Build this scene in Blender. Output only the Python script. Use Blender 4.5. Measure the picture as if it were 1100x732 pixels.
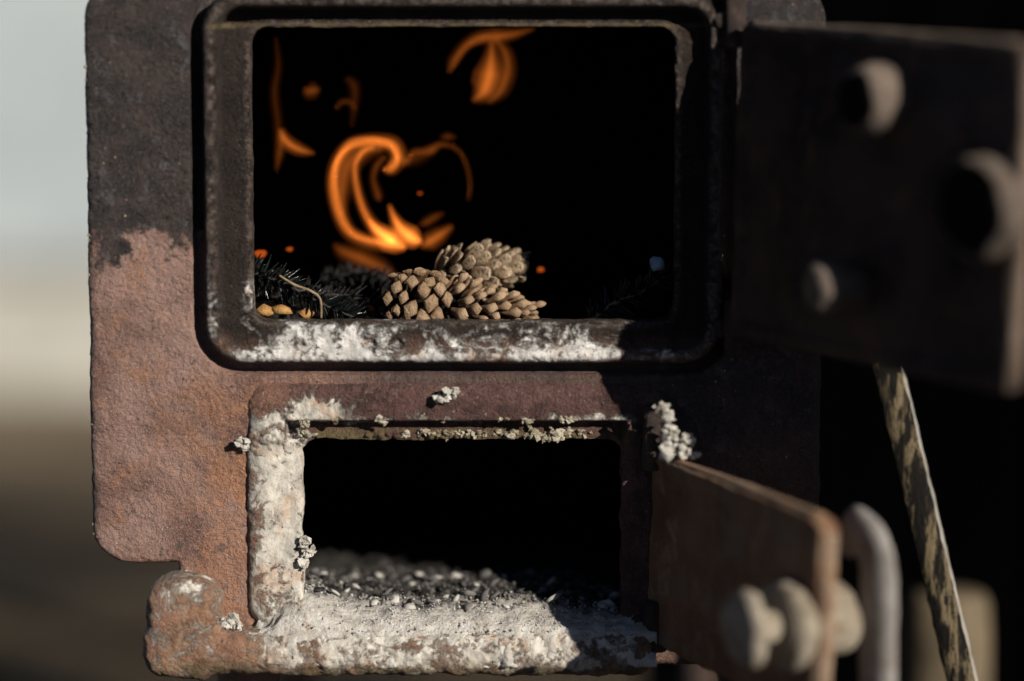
import bpy, bmesh, math, random
import numpy as np
from mathutils import Vector, Matrix, noise as mn

# ------------------------------------------------------------------ camera, sky, sun
SC = bpy.context.scene
for o in list(bpy.data.objects): bpy.data.objects.remove(o)
S = 0.0005                       # one plate unit = half a millimetre
TH = math.radians(6.8)           # camera pitch
DU = 3055.6                      # camera distance in plate units
SUN_AZ, SUN_EL = 41.0, 23.0      # sun to the right of the camera and low
cam_d = bpy.data.cameras.new('camera'); cam = bpy.data.objects.new('camera', cam_d)
SC.collection.objects.link(cam); SC.camera = cam
cam.location = (0, -DU * S * math.cos(TH), DU * S * math.sin(TH))
cam.rotation_euler = (math.pi / 2 - TH, 0, 0)
cam_d.sensor_width = 36; cam_d.lens = 100
cam_d.clip_start = 0.05; cam_d.clip_end = 3000
cam_d.dof.use_dof = True
cam_d.dof.focus_distance = DU * S + 0.014
cam_d.dof.aperture_fstop = 1.4
cam_d.dof.aperture_blades = 0

w = bpy.data.worlds.new('World'); SC.world = w; w.use_nodes = True
nt = w.node_tree; nt.nodes.clear()
sky = nt.nodes.new('ShaderNodeTexSky'); sky.sky_type = 'NISHITA'; sky.sun_disc = False
sky.sun_elevation = math.radians(SUN_EL); sky.sun_rotation = math.radians(180 - SUN_AZ)
sky.air_density = 0.3; sky.dust_density = 0.1; sky.ozone_density = 1.0
bg = nt.nodes.new('ShaderNodeBackground'); bg.inputs['Strength'].default_value = 0.05
wo = nt.nodes.new('ShaderNodeOutputWorld')
nt.links.new(sky.outputs[0], bg.inputs[0]); nt.links.new(bg.outputs[0], wo.inputs[0])

sl = bpy.data.lights.new('sun', 'SUN'); sl.energy = 5.0; sl.angle = math.radians(0.5); sl.color = (1.0, 0.93, 0.83)
sun = bpy.data.objects.new('sun', sl); SC.collection.objects.link(sun)
az, el = math.radians(SUN_AZ), math.radians(SUN_EL)
sdir = Vector((math.sin(az) * math.cos(el), -math.cos(az) * math.cos(el), math.sin(el)))
sun.rotation_euler = sdir.to_track_quat('Z', 'Y').to_euler(); sun.location = sdir * 4
SC.view_settings.view_transform = 'Standard'; SC.view_settings.look = 'None'
SC.view_settings.exposure = 0.32; SC.view_settings.gamma = 1.0
SC.view_settings.use_curve_mapping = False
SC.render.engine = 'CYCLES'
SC.cycles.max_bounces = 5; SC.cycles.diffuse_bounces = 3; SC.cycles.volume_bounces = 0; SC.cycles.sample_clamp_indirect = 4

# ------------------------------------------------------------------ measuring helpers (plate units)
CT, ST = math.cos(TH), math.sin(TH)
def W(px, py, d):
    """point in plate units (x, y, z), d units behind the front plate, seen at photo position px, py"""
    a = (px - 550) / DU; b = (366 - py) / DU
    dx, dy, dz = a, CT + b * ST, -ST + b * CT
    t = (d + DU * CT) / dy
    return (t * dx, d, DU * ST + t * dz)
def UV(px, py, d=0):
    p = W(px, py, d); return (p[0] + 550, 366 - p[2])
def P3(x, y, z): return Vector((x * S, y * S, z * S))
def WP(px, py, d): return P3(*W(px, py, d))
def fb(p, sc, octv=4, seed=0.0):
    return mn.fractal(Vector((p[0] * sc + seed, p[1] * sc - seed, p[2] * sc + seed * 0.37)), 0.9, 2.0, octv)
def fbm2(u, v, sc, octv=4, seed=0.0):
    sh = u.shape; uf = u.ravel(); vf = v.ravel()
    return np.array([mn.fractal(Vector((a * sc + seed, b * sc, seed * 1.7)), 0.9, 2.0, octv) for a, b in zip(uf, vf)]).reshape(sh)
def sst(a, b, x): 
    t = np.clip((x - a) / (b - a), 0, 1); return t * t * (3 - 2 * t)
def srr(u, v, l, t, r, b, rad):            # signed distance to a rounded rectangle
    cx, cy = (l + r) / 2, (t + b) / 2; hx, hy = (r - l) / 2 - rad, (b - t) / 2 - rad
    qx = np.abs(u - cx) - hx; qy = np.abs(v - cy) - hy
    return np.hypot(np.maximum(qx, 0), np.maximum(qy, 0)) + np.minimum(np.maximum(qx, qy), 0) - rad

# ------------------------------------------------------------------ object helpers
COL = SC.collection
def obj(name, me, mat=None, parent=None, loc=None):
    o = bpy.data.objects.new(name, me); COL.objects.link(o)
    if mat is not None and me is not None and not me.materials: me.materials.append(mat)
    if loc is not None: o.location = loc
    if parent is not None:
        o.parent = parent
        o.matrix_parent_inverse = parent_world(parent).inverted()
    return o
def parent_world(p):
    m = p.matrix_basis.copy()
    if p.parent is not None: m = parent_world(p.parent) @ p.matrix_parent_inverse @ m
    return m
def tag(o, label=None, cat=None, group=None, kind=None):
    if label: o['label'] = label
    if cat: o['category'] = cat
    if group: o['group'] = group
    if kind: o['kind'] = kind
    return o
def thing(name, loc, label, cat, group=None):
    o = bpy.data.objects.new(name, None); COL.objects.link(o); o.location = loc; o.empty_display_size = 0.02
    return tag(o, label, cat, group)
def mesh(name, verts, faces, smooth=True, attrs=None):
    me = bpy.data.meshes.new(name); me.from_pydata([tuple(v) for v in verts], [], [tuple(f) for f in faces])
    if attrs:
        for k, a in attrs.items():
            at = me.attributes.new(k, 'FLOAT', 'POINT'); at.data.foreach_set('value', np.asarray(a, dtype=np.float32))
    bm = bmesh.new(); bm.from_mesh(me); bmesh.ops.recalc_face_normals(bm, faces=bm.faces); bm.to_mesh(me); bm.free()
    if smooth: me.polygons.foreach_set('use_smooth', [True] * len(me.polygons))
    me.update(); return me

def relief(name, bbox, step, sdf, height, back, place, cap=False, attrs=None):
    """sheet of metal seen from the front: outline and holes by sdf, surface by height, edges run back"""
    u0, v0, u1, v1 = bbox
    us = np.arange(u0, u1 + step, step); vs = np.arange(v0, v1 + step, step)
    U, V = np.meshgrid(us, vs)
    s = sdf(U, V); ins = s < 0
    cell = ins[:-1, :-1] | ins[1:, :-1] | ins[:-1, 1:] | ins[1:, 1:]
    used = np.zeros_like(ins)
    used[:-1, :-1] |= cell; used[1:, :-1] |= cell; used[:-1, 1:] |= cell; used[1:, 1:] |= cell
    out = used & ~ins
    pu, pv = U.copy(), V.copy()
    for _ in range(4):
        uu, vv = pu[out], pv[out]; e = 0.25
        s0 = sdf(uu, vv); gx = (sdf(uu + e, vv) - sdf(uu - e, vv)) / (2 * e); gy = (sdf(uu, vv + e) - sdf(uu, vv - e)) / (2 * e)
        g2 = np.maximum(gx * gx + gy * gy, 0.2)
        mv = np.clip(s0 / g2, -2 * step, 2 * step)
        pu[out] = uu - mv * gx; pv[out] = vv - mv * gy
    idx = -np.ones(U.shape, int); n = int(used.sum()); idx[used] = np.arange(n)
    fu, fv = pu[used], pv[used]; h = height(fu, fv)
    verts = [place(a, b, c) for a, b, c in zip(fu, fv, h)]
    at = {k: list(f(fu, fv)) for k, f in (attrs or {}).items()}
    faces = []
    cy, cx = np.nonzero(cell); cnt = {}
    for j, i in zip(cy, cx):
        f = (idx[j, i], idx[j, i + 1], idx[j + 1, i + 1], idx[j + 1, i]); faces.append(f)
        for k in range(4):
            a, b = f[k], f[(k + 1) % 4]
            if (b, a) in cnt: del cnt[(b, a)]
            else: cnt[(a, b)] = 1
    bk = {}
    def bv(a):
        if a not in bk:
            bk[a] = len(verts); verts.append(place(fu[a], fv[a], -back))
            for k in at: at[k].append(at[k][a])
        return bk[a]
    if cap:
        for a in range(n): bv(a)
    for (a, b) in list(cnt): faces.append((b, a, bv(a), bv(b)))
    if cap:
        nf = len(cy)
        for f in faces[:nf]: faces.append(tuple(bk[a] for a in reversed(f)))
    return mesh(name, verts, faces, True, at)
def front(u, v, h): return ((u - 550) * S, -h * S, (366 - v) * S)
def fillet(d, r):
    t = r - np.clip(d, 0, r); return r - np.sqrt(np.maximum(r * r - t * t, 0))

def tube(name, pts, rad, seg=14, flat=1.0, flatdir=None, amp=0.0, nsc=0.05, seed=0.0, res=6, caps=True):
    """lofted tube through points (plate units); flat<1 squeezes it along flatdir"""
    pts = [Vector(p) for p in pts]; P = []; R = []
    for i in range(len(pts) - 1):
        p0 = pts[max(i - 1, 0)]; p1 = pts[i]; p2 = pts[i + 1]; p3 = pts[min(i + 2, len(pts) - 1)]
        for k in range(res):
            t = k / res
            P.append(0.5 * ((2 * p1) + (-p0 + p2) * t + (2 * p0 - 5 * p1 + 4 * p2 - p3) * t * t + (-p0 + 3 * p1 - 3 * p2 + p3) * t ** 3))
            R.append(rad[i] * (1 - t) + rad[i + 1] * t)
    P.append(pts[-1]); R.append(rad[-1])
    verts = []; faces = []; up = Vector(flatdir) if flatdir is not None else Vector((0.13, 1, 0.21))
    for i, p in enumerate(P):
        tg = (P[min(i + 1, len(P) - 1)] - P[max(i - 1, 0)]).normalized()
        b = (up - tg * up.dot(tg)); b.normalize(); a = tg.cross(b)
        for k in range(seg):
            th = 2 * math.pi * k / seg
            q = a * math.cos(th) * R[i] + b * math.sin(th) * R[i] * flat
            v = p + q
            if amp: v = v + q.normalized() * amp * fb(v, nsc, 4, seed)
            verts.append(v * S)
    m = len(P)
    for i in range(m - 1):
        for k in range(seg):
            faces.append((i * seg + k, i * seg + (k + 1) % seg, (i + 1) * seg + (k + 1) % seg, (i + 1) * seg + k))
    if caps:
        c0 = len(verts); verts.append(P[0] * S); verts.append(P[-1] * S)
        for k in range(seg):
            faces.append((c0, (k + 1) % seg, k)); faces.append((c0 + 1, (m - 1) * seg + k, (m - 1) * seg + (k + 1) % seg))
    return mesh(name, verts, faces)
def lathe(name, prof, org, axis, seg=40, amp=0.6, nsc=0.06, seed=0.0, sq=0):
    """profile of (distance along the axis, radius) turned round axis at org (plate units)"""
    axis = Vector(axis).normalized(); org = Vector(org)
    a = axis.cross(Vector((0, 0, 1))).normalized(); b = axis.cross(a)
    verts = []; faces = []
    for (x, r) in prof:
        for k in range(seg):
            th = 2 * math.pi * k / seg
            rr = r
            if sq: rr = r / max(abs(math.cos(((th + 0.3) % (2 * math.pi / sq)) - math.pi / sq)), 0.5) * 0.93
            q = a * math.cos(th) * rr + b * math.sin(th) * rr
            v = org + axis * x + q
            v = v + (q + axis * 0.01).normalized() * amp * fb(v, nsc, 4, seed)
            verts.append(v * S)
    m = len(prof)
    for i in range(m - 1):
        for k in range(seg):
            faces.append((i * seg + k, i * seg + (k + 1) % seg, (i + 1) * seg + (k + 1) % seg, (i + 1) * seg + k))
    faces.append(tuple(range(seg))); faces.append(tuple((m - 1) * seg + k for k in reversed(range(seg))))
    return mesh(name, verts, faces)
def box(name, lo, hi, mat=None, bev=0.0):
    bm = bmesh.new(); bmesh.ops.create_cube(bm, size=1)
    for v in bm.verts: v.co = Vector([(lo[i] + hi[i]) / 2 + v.co[i] * (hi[i] - lo[i]) for i in range(3)])
    if bev: bmesh.ops.bevel(bm, geom=bm.edges[:], offset=bev, segments=2, affect='EDGES')
    me = bpy.data.meshes.new(name); bm.to_mesh(me); bm.free(); return me
def lump(name, r, seed, sub=3, amp=0.45, squash=(1, 1, 1), nsc=1.3):
    bm = bmesh.new(); bmesh.ops.create_icosphere(bm, subdivisions=sub, radius=1)
    for v in bm.verts:
        k = 1 + amp * fb(v.co, nsc, 5, seed)
        v.co = Vector((v.co.x * squash[0], v.co.y * squash[1], v.co.z * squash[2])) * k * r * S
    for f in bm.faces: f.smooth = True
    me = bpy.data.meshes.new(name); bm.to_mesh(me); bm.free(); return me

# ------------------------------------------------------------------ materials
class MB:
    def __init__(s, name):
        s.m = bpy.data.materials.new(name); s.m.use_nodes = True; s.t = s.m.node_tree; s.t.nodes.clear()
        s.out = s.n('ShaderNodeOutputMaterial'); s.bs = s.n('ShaderNodeBsdfPrincipled')
        s.t.links.new(s.bs.outputs[0], s.out.inputs['Surface'])
        s.tc = s.n('ShaderNodeTexCoord'); s.co = s.tc.outputs['Object']
        s._sep = None
    def n(s, typ): return s.t.nodes.new(typ)
    def put(s, node, key, val):
        if hasattr(val, 'is_output'): s.t.links.new(val, node.inputs[key])
        elif isinstance(val, (tuple, list)) and len(val) == 3 and node.inputs[key].type == 'RGBA': node.inputs[key].default_value = (*val, 1)
        else: node.inputs[key].default_value = val
    def noise(s, scale, detail=5, rough=0.6, dist=0.0, co=None, off=0.0):
        x = s.n('ShaderNodeTexNoise'); c = co or s.co
        if off:
            mp = s.n('ShaderNodeMapping'); s.t.links.new(c, mp.inputs[0]); mp.inputs['Location'].default_value = (off, off * 1.3, -off); c = mp.outputs[0]
        s.t.links.new(c, x.inputs['Vector']); x.inputs['Scale'].default_value = scale; x.inputs['Detail'].default_value = detail
        x.inputs['Roughness'].default_value = rough; x.inputs['Distortion'].default_value = dist
        return x.outputs['Fac']
    def vor(s, scale, feature='F1', rnd=1.0, co=None):
        x = s.n('ShaderNodeTexVoronoi'); x.feature = feature; s.t.links.new(co or s.co, x.inputs['Vector']); x.inputs['Scale'].default_value = scale
        x.inputs['Randomness'].default_value = rnd
        return x.outputs['Distance']
    def stretch(s, sx, sy, sz):
        mp = s.n('ShaderNodeMapping'); s.t.links.new(s.co, mp.inputs[0]); mp.inputs['Scale'].default_value = (sx, sy, sz); return mp.outputs[0]
    def math(s, op, a, b=0.0, clamp=False):
        x = s.n('ShaderNodeMath'); x.operation = op; x.use_clamp = clamp; s.put(x, 0, a); s.put(x, 1, b); return x.outputs[0]
    def rng(s, v, a, b, c=0.0, d=1.0):
        x = s.n('ShaderNodeMapRange'); x.interpolation_type = 'SMOOTHSTEP'; s.put(x, 0, v); s.put(x, 1, a); s.put(x, 2, b); s.put(x, 3, c); s.put(x, 4, d); return x.outputs[0]
    def mix(s, f, a, b):
        x = s.n('ShaderNodeMix'); x.data_type = 'RGBA'; s.put(x, 0, f); s.put(x, 6, a); s.put(x, 7, b); return x.outputs[2]
    def attr(s, name):
        x = s.n('ShaderNodeAttribute'); x.attribute_name = name; return x.outputs['Fac']
    def xyz(s):
        if s._sep is None:
            s._sep = s.n('ShaderNodeSeparateXYZ'); s.t.links.new(s.co, s._sep.inputs[0])
        return s._sep.outputs
    def u(s): return s.math('ADD', s.math('MULTIPLY', s.xyz()[0], 1 / S), 550)
    def v(s): return s.math('SUBTRACT', 366, s.math('MULTIPLY', s.xyz()[2], 1 / S))
    def bump(s, h, dist, strength=1.0, prev=None):
        x = s.n('ShaderNodeBump'); s.put(x, 'Height', h); x.inputs['Distance'].default_value = dist; x.inputs['Strength'].default_value = strength
        if prev is not None: s.t.links.new(prev, x.inputs['Normal'])
        return x.outputs[0]
    def fin(s, col, rough=0.6, normal=None, spec=0.5, metal=0.0):
        s.put(s.bs, 'Base Color', col); s.put(s.bs, 'Roughness', rough); s.put(s.bs, 'Specular IOR Level', spec); s.put(s.bs, 'Metallic', metal)
        if normal is not None: s.t.links.new(normal, s.bs.inputs['Normal'])
        return s.m
def iron_grain(m, k=1.0):
    g1 = m.noise(1300, 3, 0.7); g2 = m.noise(430, 4, 0.65, off=3.0); g3 = m.noise(60, 4, 0.6, off=7.0)
    h = m.math('ADD', m.math('MULTIPLY', g1, 0.9), m.math('ADD', m.math('MULTIPLY', g2, 1.3), m.math('MULTIPLY', g3, 0.8)))
    return m.bump(h, 0.0021 * k, 1.0), g1, g2, g3

def mat_plate():
    m = MB('rusted_sooty_iron'); nrm, g1, g2, g3 = iron_grain(m, 0.7)
    u, v = m.u(), m.v()
    big = m.noise(14, 6, 0.62, 0.4); mid = m.noise(45, 6, 0.65, 0.5, off=2.0); fine = m.noise(800, 5, 0.75, off=5.0)
    spec = m.noise(1100, 4, 0.85, off=1.1); grit = m.noise(380, 5, 0.8, off=2.7)
    rust = m.mix(m.rng(big, 0.40, 0.60), (0.135, 0.068, 0.053), (0.285, 0.175, 0.143))
    rust = m.mix(m.rng(mid, 0.51, 0.66, 0, 0.55), rust, (0.31, 0.14, 0.07))
    rust = m.mix(m.rng(m.noise(38, 7, 0.7, 0.8, off=12.0), 0.53, 0.66, 0, 0.6), rust, (0.125, 0.066, 0.055))
    og = m.math('MULTIPLY', m.rng(u, 150, 255), m.math('MULTIPLY', m.rng(v, 370, 470), m.rng(mid, 0.36, 0.56)))
    rust = m.mix(m.math('MULTIPLY', og, 0.7), rust, (0.34, 0.155, 0.075))
    rust = m.mix(m.rng(fine, 0.53, 0.68, 0, 0.7), rust, (0.44, 0.31, 0.25))
    rust = m.mix(m.rng(fine, 0.46, 0.33, 0, 0.8), rust, (0.075, 0.04, 0.03))
    rust = m.mix(m.rng(m.noise(75, 6, 0.75, 0.6, off=8.0), 0.60, 0.64, 0, 0.7), rust, (0.06, 0.045, 0.04))
    rust = m.mix(m.rng(spec, 0.56, 0.66, 0, 0.55), rust, (0.42, 0.27, 0.20))
    rust = m.mix(m.rng(grit, 0.57, 0.66, 0, 0.35), rust, (0.40, 0.28, 0.23))
    rust = m.mix(m.rng(grit, 0.43, 0.35, 0, 0.5), rust, (0.085, 0.045, 0.035))
    soot_and_shade = m.mix(m.rng(mid, 0.4, 0.62), (0.008, 0.006, 0.006), (0.034, 0.022, 0.020))
    soot_and_shade = m.mix(m.rng(m.noise(95, 6, 0.7, 0.5, off=4.0), 0.55, 0.64, 0, 0.7), soot_and_shade, (0.07, 0.072, 0.078))
    soot_and_shade = m.mix(m.rng(fine, 0.51, 0.64, 0, 0.75), soot_and_shade, (0.065, 0.044, 0.037))
    soot_and_shade = m.mix(m.rng(spec, 0.61, 0.67, 0, 0.8), soot_and_shade, (0.30, 0.22, 0.17))
    soot_and_shade = m.mix(m.rng(grit, 0.58, 0.66, 0, 0.6), soot_and_shade, (0.13, 0.095, 0.08))
    soot_and_shade = m.mix(m.rng(grit, 0.44, 0.36, 0, 0.85), soot_and_shade, (0.006, 0.005, 0.005))
    edge = m.math('ADD', v, m.math('MULTIPLY', m.math('SUBTRACT', m.noise(20, 7, 0.65, 0.9, off=1.0), 0.5), 210))
    edge = m.math('ADD', edge, m.math('MULTIPLY', m.math('SUBTRACT', m.noise(150, 6, 0.7, off=6.0), 0.5), 70))
    lower = m.rng(edge, 252, 270)
    midband = m.math('MULTIPLY', m.rng(u, 330, 420), m.rng(v, 520, 440))
    lower = m.math('MULTIPLY', lower, m.math('SUBTRACT', 1.0, m.math('MULTIPLY', midband, 0.75)))
    shade_right = m.rng(m.math('ADD', u, m.math('MULTIPLY', m.math('SUBTRACT', big, 0.5), 160)), 640, 740)  # right side painted darker with the soot colour to deepen its shade
    lower = m.math('MULTIPLY', lower, m.math('SUBTRACT', 1.0, m.math('MULTIPLY', shade_right, 0.8)))
    col = m.mix(lower, soot_and_shade, rust)
    pit = m.math('MULTIPLY', m.rng(m.vor(150), 0.15, 0.08), m.rng(m.noise(30, 3, off=13.0), 0.45, 0.58))
    col = m.mix(m.math('MULTIPLY', pit, 0.8), col, (0.035, 0.024, 0.02))
    sp = m.math('MULTIPLY', m.rng(m.vor(210), 0.17, 0.10), m.rng(m.noise(50, 2, off=9.0), 0.5, 0.62))
    col = m.mix(m.math('MULTIPLY', sp, 0.8), col, (0.42, 0.31, 0.19))
    lf = m.rng(m.math('ADD', u, m.math('MULTIPLY', mid, 30)), 122, 104)  # left edge painted dark, as it turns away from the sun
    col = m.mix(m.math('MULTIPLY', lf, 0.85), col, (0.03, 0.024, 0.024))
    return m.fin(col, m.rng(fine, 0.35, 0.65, 0.68, 0.26), nrm, 0.55)

def mat_frame(name, base, light, ashc=(0.62, 0.6, 0.57)):
    m = MB(name)
    mid = m.noise(60, 6, 0.65, 0.4, off=2.5); fine = m.noise(620, 5, 0.75, off=5.0)
    col = m.mix(m.rng(mid, 0.38, 0.62), base, tuple(c * 2.2 for c in base))
    wear = m.math('MULTIPLY', m.attr('wear'), m.rng(m.noise(190, 6, 0.7, off=1.5), 0.42, 0.62))
    col = m.mix(wear, col, light)
    rs = m.math('MULTIPLY', m.attr('rust'), m.rng(mid, 0.25, 0.6))
    col = m.mix(rs, col, (0.31, 0.165, 0.11))
    col = m.mix(m.rng(fine, 0.46, 0.34, 0, 0.8), col, tuple(c * 0.5 for c in base))
    col = m.mix(m.math('MULTIPLY', m.rng(fine, 0.60, 0.67), m.math('ADD', 0.3, m.attr('wear'), True)), col, (0.40, 0.34, 0.29))  # sparse pale flecks painted in as glints
    a = m.attr('ash'); an = m.math('ADD', m.noise(70, 8, 0.72, 0.7, off=0.7), m.math('MULTIPLY', m.noise(330, 5, 0.7), 0.4))
    am = m.rng(m.math('ADD', a, m.math('MULTIPLY', m.math('SUBTRACT', an, 0.70), 3.2)), 0.28, 0.78)
    am = m.math('MULTIPLY', am, m.rng(a, 0.02, 0.15))
    ac = m.mix(m.rng(m.noise(130, 6, 0.7, 0.3, co=m.stretch(1, 1, 0.5), off=3.3), 0.36, 0.62), tuple(c * 0.6 for c in ashc), ashc)
    ac = m.mix(m.rng(m.noise(50, 7, 0.72, 0.7, off=5.3), 0.50, 0.66, 0, 0.75), ac, (0.37, 0.225, 0.14))
    ac = m.mix(m.rng(m.noise(900, 4, 0.7, off=1.3), 0.45, 0.32, 0, 0.5), ac, (0.2, 0.16, 0.13))
    col = m.mix(am, col, ac)
    ol = m.math('MULTIPLY', m.attr('olive'), m.rng(m.noise(90, 5, 0.6, off=2.2), 0.35, 0.6))
    col = m.mix(ol, col, (0.14, 0.105, 0.05))
    g = m.math('ADD', m.math('MULTIPLY', m.noise(1200, 3, 0.7), 0.9), m.math('ADD', m.math('MULTIPLY', m.noise(430, 4, 0.65, off=3.0), 1.3), m.math('MULTIPLY', m.noise(60, 4, 0.6, off=7.0), 0.8)))
    g = m.math('MULTIPLY', g, m.math('SUBTRACT', 1.0, m.math('MULTIPLY', am, 0.72)))
    nrm = m.bump(m.math('ADD', g, m.math('MULTIPLY', am, 0.14)), 0.0022)
    rough = m.mix(am, m.mix(m.rng(fine, 0.4, 0.62), (0.62, 0.62, 0.62), (0.3, 0.3, 0.3)), (0.95, 0.95, 0.95))
    return m.fin(col, rough, nrm, 0.4)

def mat_rust(name, a, b, c, scale=40, streak=False, rough=0.62, pale=None, k=1.0, spec=0.4):
    m = MB(name); nrm, g1, g2, g3 = iron_grain(m, k)
    co = m.stretch(1, 1, 0.62) if streak else None
    n1 = m.noise(scale, 6, 0.65, 0.4, co=co); n2 = m.noise(scale * 2.7, 5, 0.65, 0.3, co=co, off=3.0); fine = m.noise(430, 4, 0.7, off=5.0)
    col = m.mix(m.rng(n1, 0.33, 0.66), a, b); col = m.mix(m.rng(n2, 0.52, 0.7, 0, 0.8), col, c)
    col = m.mix(m.rng(fine, 0.44, 0.3, 0, 0.6), col, tuple(x * 0.45 for x in a))
    if pale: col = m.mix(m.rng(m.noise(scale * 1.3, 6, 0.7, 0.3, off=11.0), 0.52, 0.66, 0, 0.85), col, pale)
    return m.fin(col, rough, nrm, spec)

def mat_ash(name='white_wood_ash', tint=(0.62, 0.60, 0.56), dark=(0.30, 0.28, 0.25)):
    m = MB(name); n1 = m.noise(70, 7, 0.7, 0.4); n2 = m.noise(480, 5, 0.7, off=2.0); n3 = m.noise(150, 5, 0.65, off=4.0)
    col = m.mix(m.rng(n1, 0.36, 0.62), dark, tint); col = m.mix(m.rng(n3, 0.58, 0.72, 0, 0.6), col, (0.46, 0.37, 0.29))
    col = m.mix(m.rng(n2, 0.4, 0.26, 0, 0.6), col, (0.2, 0.18, 0.16))
    h = m.math('ADD', n2, m.math('MULTIPLY', n3, 2.0))
    return m.fin(col, 0.95, m.bump(h, 0.0016), 0.15)
def mat_plain(name, a, b, scale=80, rough=0.8, bd=0.0005, spec=0.3, stretch=None):
    m = MB(name); co = m.stretch(*stretch) if stretch else None
    n = m.noise(scale, 6, 0.65, 0.3, co=co); f = m.noise(scale * 5, 4, 0.6, co=co, off=2.0)
    col = m.mix(m.rng(n, 0.33, 0.67), a, b); col = m.mix(m.rng(f, 0.45, 0.3, 0, 0.5), col, tuple(x * 0.5 for x in a))
    return m.fin(col, rough, m.bump(m.math('ADD', n, f), bd), spec)
def mat_flame(name, col, strength, nsc=None):
    m = bpy.data.materials.new(name); m.use_nodes = True; t = m.node_tree; t.nodes.clear()
    o = t.nodes.new('ShaderNodeOutputMaterial'); e = t.nodes.new('ShaderNodeEmission')
    e.inputs[0].default_value = (*col, 1); e.inputs[1].default_value = strength
    t.links.new(e.outputs[0], o.inputs['Volume']); return m

def mat_bark():
    m = MB('mottled_bark'); co = m.stretch(1, 1, 0.17)
    n = m.noise(150, 6, 0.7, 0.5, co=co); f = m.noise(600, 4, 0.7, co=co, off=2.0)
    col = m.mix(m.rng(n, 0.47, 0.58), (0.006, 0.005, 0.004), (0.155, 0.12, 0.07)); col = m.mix(m.rng(f, 0.5, 0.35, 0, 0.85), col, (0.012, 0.009, 0.006))
    return m.fin(col, 0.9, m.bump(m.math('ADD', n, f), 0.003), 0.2)
M = dict(
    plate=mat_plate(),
    frame=mat_frame('worn_black_iron_with_ash', (0.013, 0.008, 0.006), (0.15, 0.115, 0.095)),
    aframe=mat_frame('rusty_iron_caked_with_ash', (0.06, 0.03, 0.026), (0.15, 0.085, 0.072), (0.55, 0.515, 0.45)),
    ledge=mat_frame('rusty_ledge_caked_with_ash', (0.17, 0.09, 0.055), (0.38, 0.26, 0.18), (0.62, 0.58, 0.51)),
    soot_and_shade=mat_plain('soot_and_shade_black_iron', (0.005, 0.0045, 0.004), (0.010, 0.009, 0.008), 60, 0.95, 0.001, 0.05),
    hinge=mat_rust('dark_rusty_hinge_iron', (0.03, 0.02, 0.017), (0.07, 0.045, 0.035), (0.13, 0.09, 0.06), 60),
    door=mat_rust('dark_brown_door_iron', (0.022, 0.015, 0.011), (0.085, 0.058, 0.043), (0.17, 0.09, 0.052), 15, k=0.9),
    dooredge=mat_rust('worn_door_edge_iron', (0.16, 0.11, 0.075), (0.30, 0.22, 0.17), (0.24, 0.19, 0.09), 40),
    adooredge=mat_rust('worn_orange_edge', (0.26, 0.15, 0.09), (0.46, 0.33, 0.23), (0.34, 0.18, 0.08), 40),
    bolt=mat_rust('pale_rusty_bolt_iron', (0.10, 0.075, 0.058), (0.25, 0.195, 0.155), (0.14, 0.085, 0.05), 38),
    adoor=mat_rust('brown_streaked_rust', (0.22, 0.105, 0.055), (0.40, 0.22, 0.12), (0.50, 0.34, 0.20), 26, streak=True, pale=(0.33, 0.25, 0.17), k=1.3),
    washer=mat_rust('worn_pale_steel', (0.34, 0.28, 0.205), (0.52, 0.45, 0.35), (0.22, 0.14, 0.075), 45, k=1.0, rough=0.45),
    handle=mat_rust('grey_worn_steel', (0.34, 0.31, 0.285), (0.52, 0.49, 0.46), (0.24, 0.165, 0.11), 40, k=0.8, rough=0.42),
    ash=mat_ash(), lump=mat_ash('crumbly_ash', (0.64, 0.61, 0.55), (0.36, 0.33, 0.28)), ashd=mat_ash('dirty_ash_crust', (0.44, 0.40, 0.31), (0.18, 0.14, 0.08)), greyash=mat_ash('grey_ash', (0.24, 0.23, 0.215), (0.045, 0.042, 0.04)),
    char=mat_plain('charcoal', (0.008, 0.007, 0.007), (0.03, 0.027, 0.025), 200, 0.6, 0.001, 0.4),
    needles=mat_plain('dark_glossy_needles', (0.006, 0.009, 0.008), (0.018, 0.021, 0.018), 200, 0.22, 0.0002, 0.6),
    stem=mat_plain('thin_bark', (0.16, 0.11, 0.06), (0.28, 0.21, 0.13), 150, 0.7),
    chip=mat_plain('orange_wood_chip', (0.25, 0.12, 0.035), (0.42, 0.24, 0.08), 150, 0.7, 0.0008),
    bark=mat_bark(),
    split=mat_plain('pale_split_wood', (0.19, 0.175, 0.15), (0.32, 0.30, 0.27), 80, 0.75, 0.0006, 0.3, (1, 1, 0.1)),
    logw=mat_plain('pale_log_wood', (0.06, 0.045, 0.027), (0.15, 0.115, 0.072), 40, 0.8, 0.001, 0.3, (1, 1, 0.2)),
    plank=mat_plain('dark_weathered_plank', (0.012, 0.009, 0.008), (0.028, 0.019, 0.016), 20, 0.9, 0.001, 0.1, (1, 1, 0.1)),
)

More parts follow.
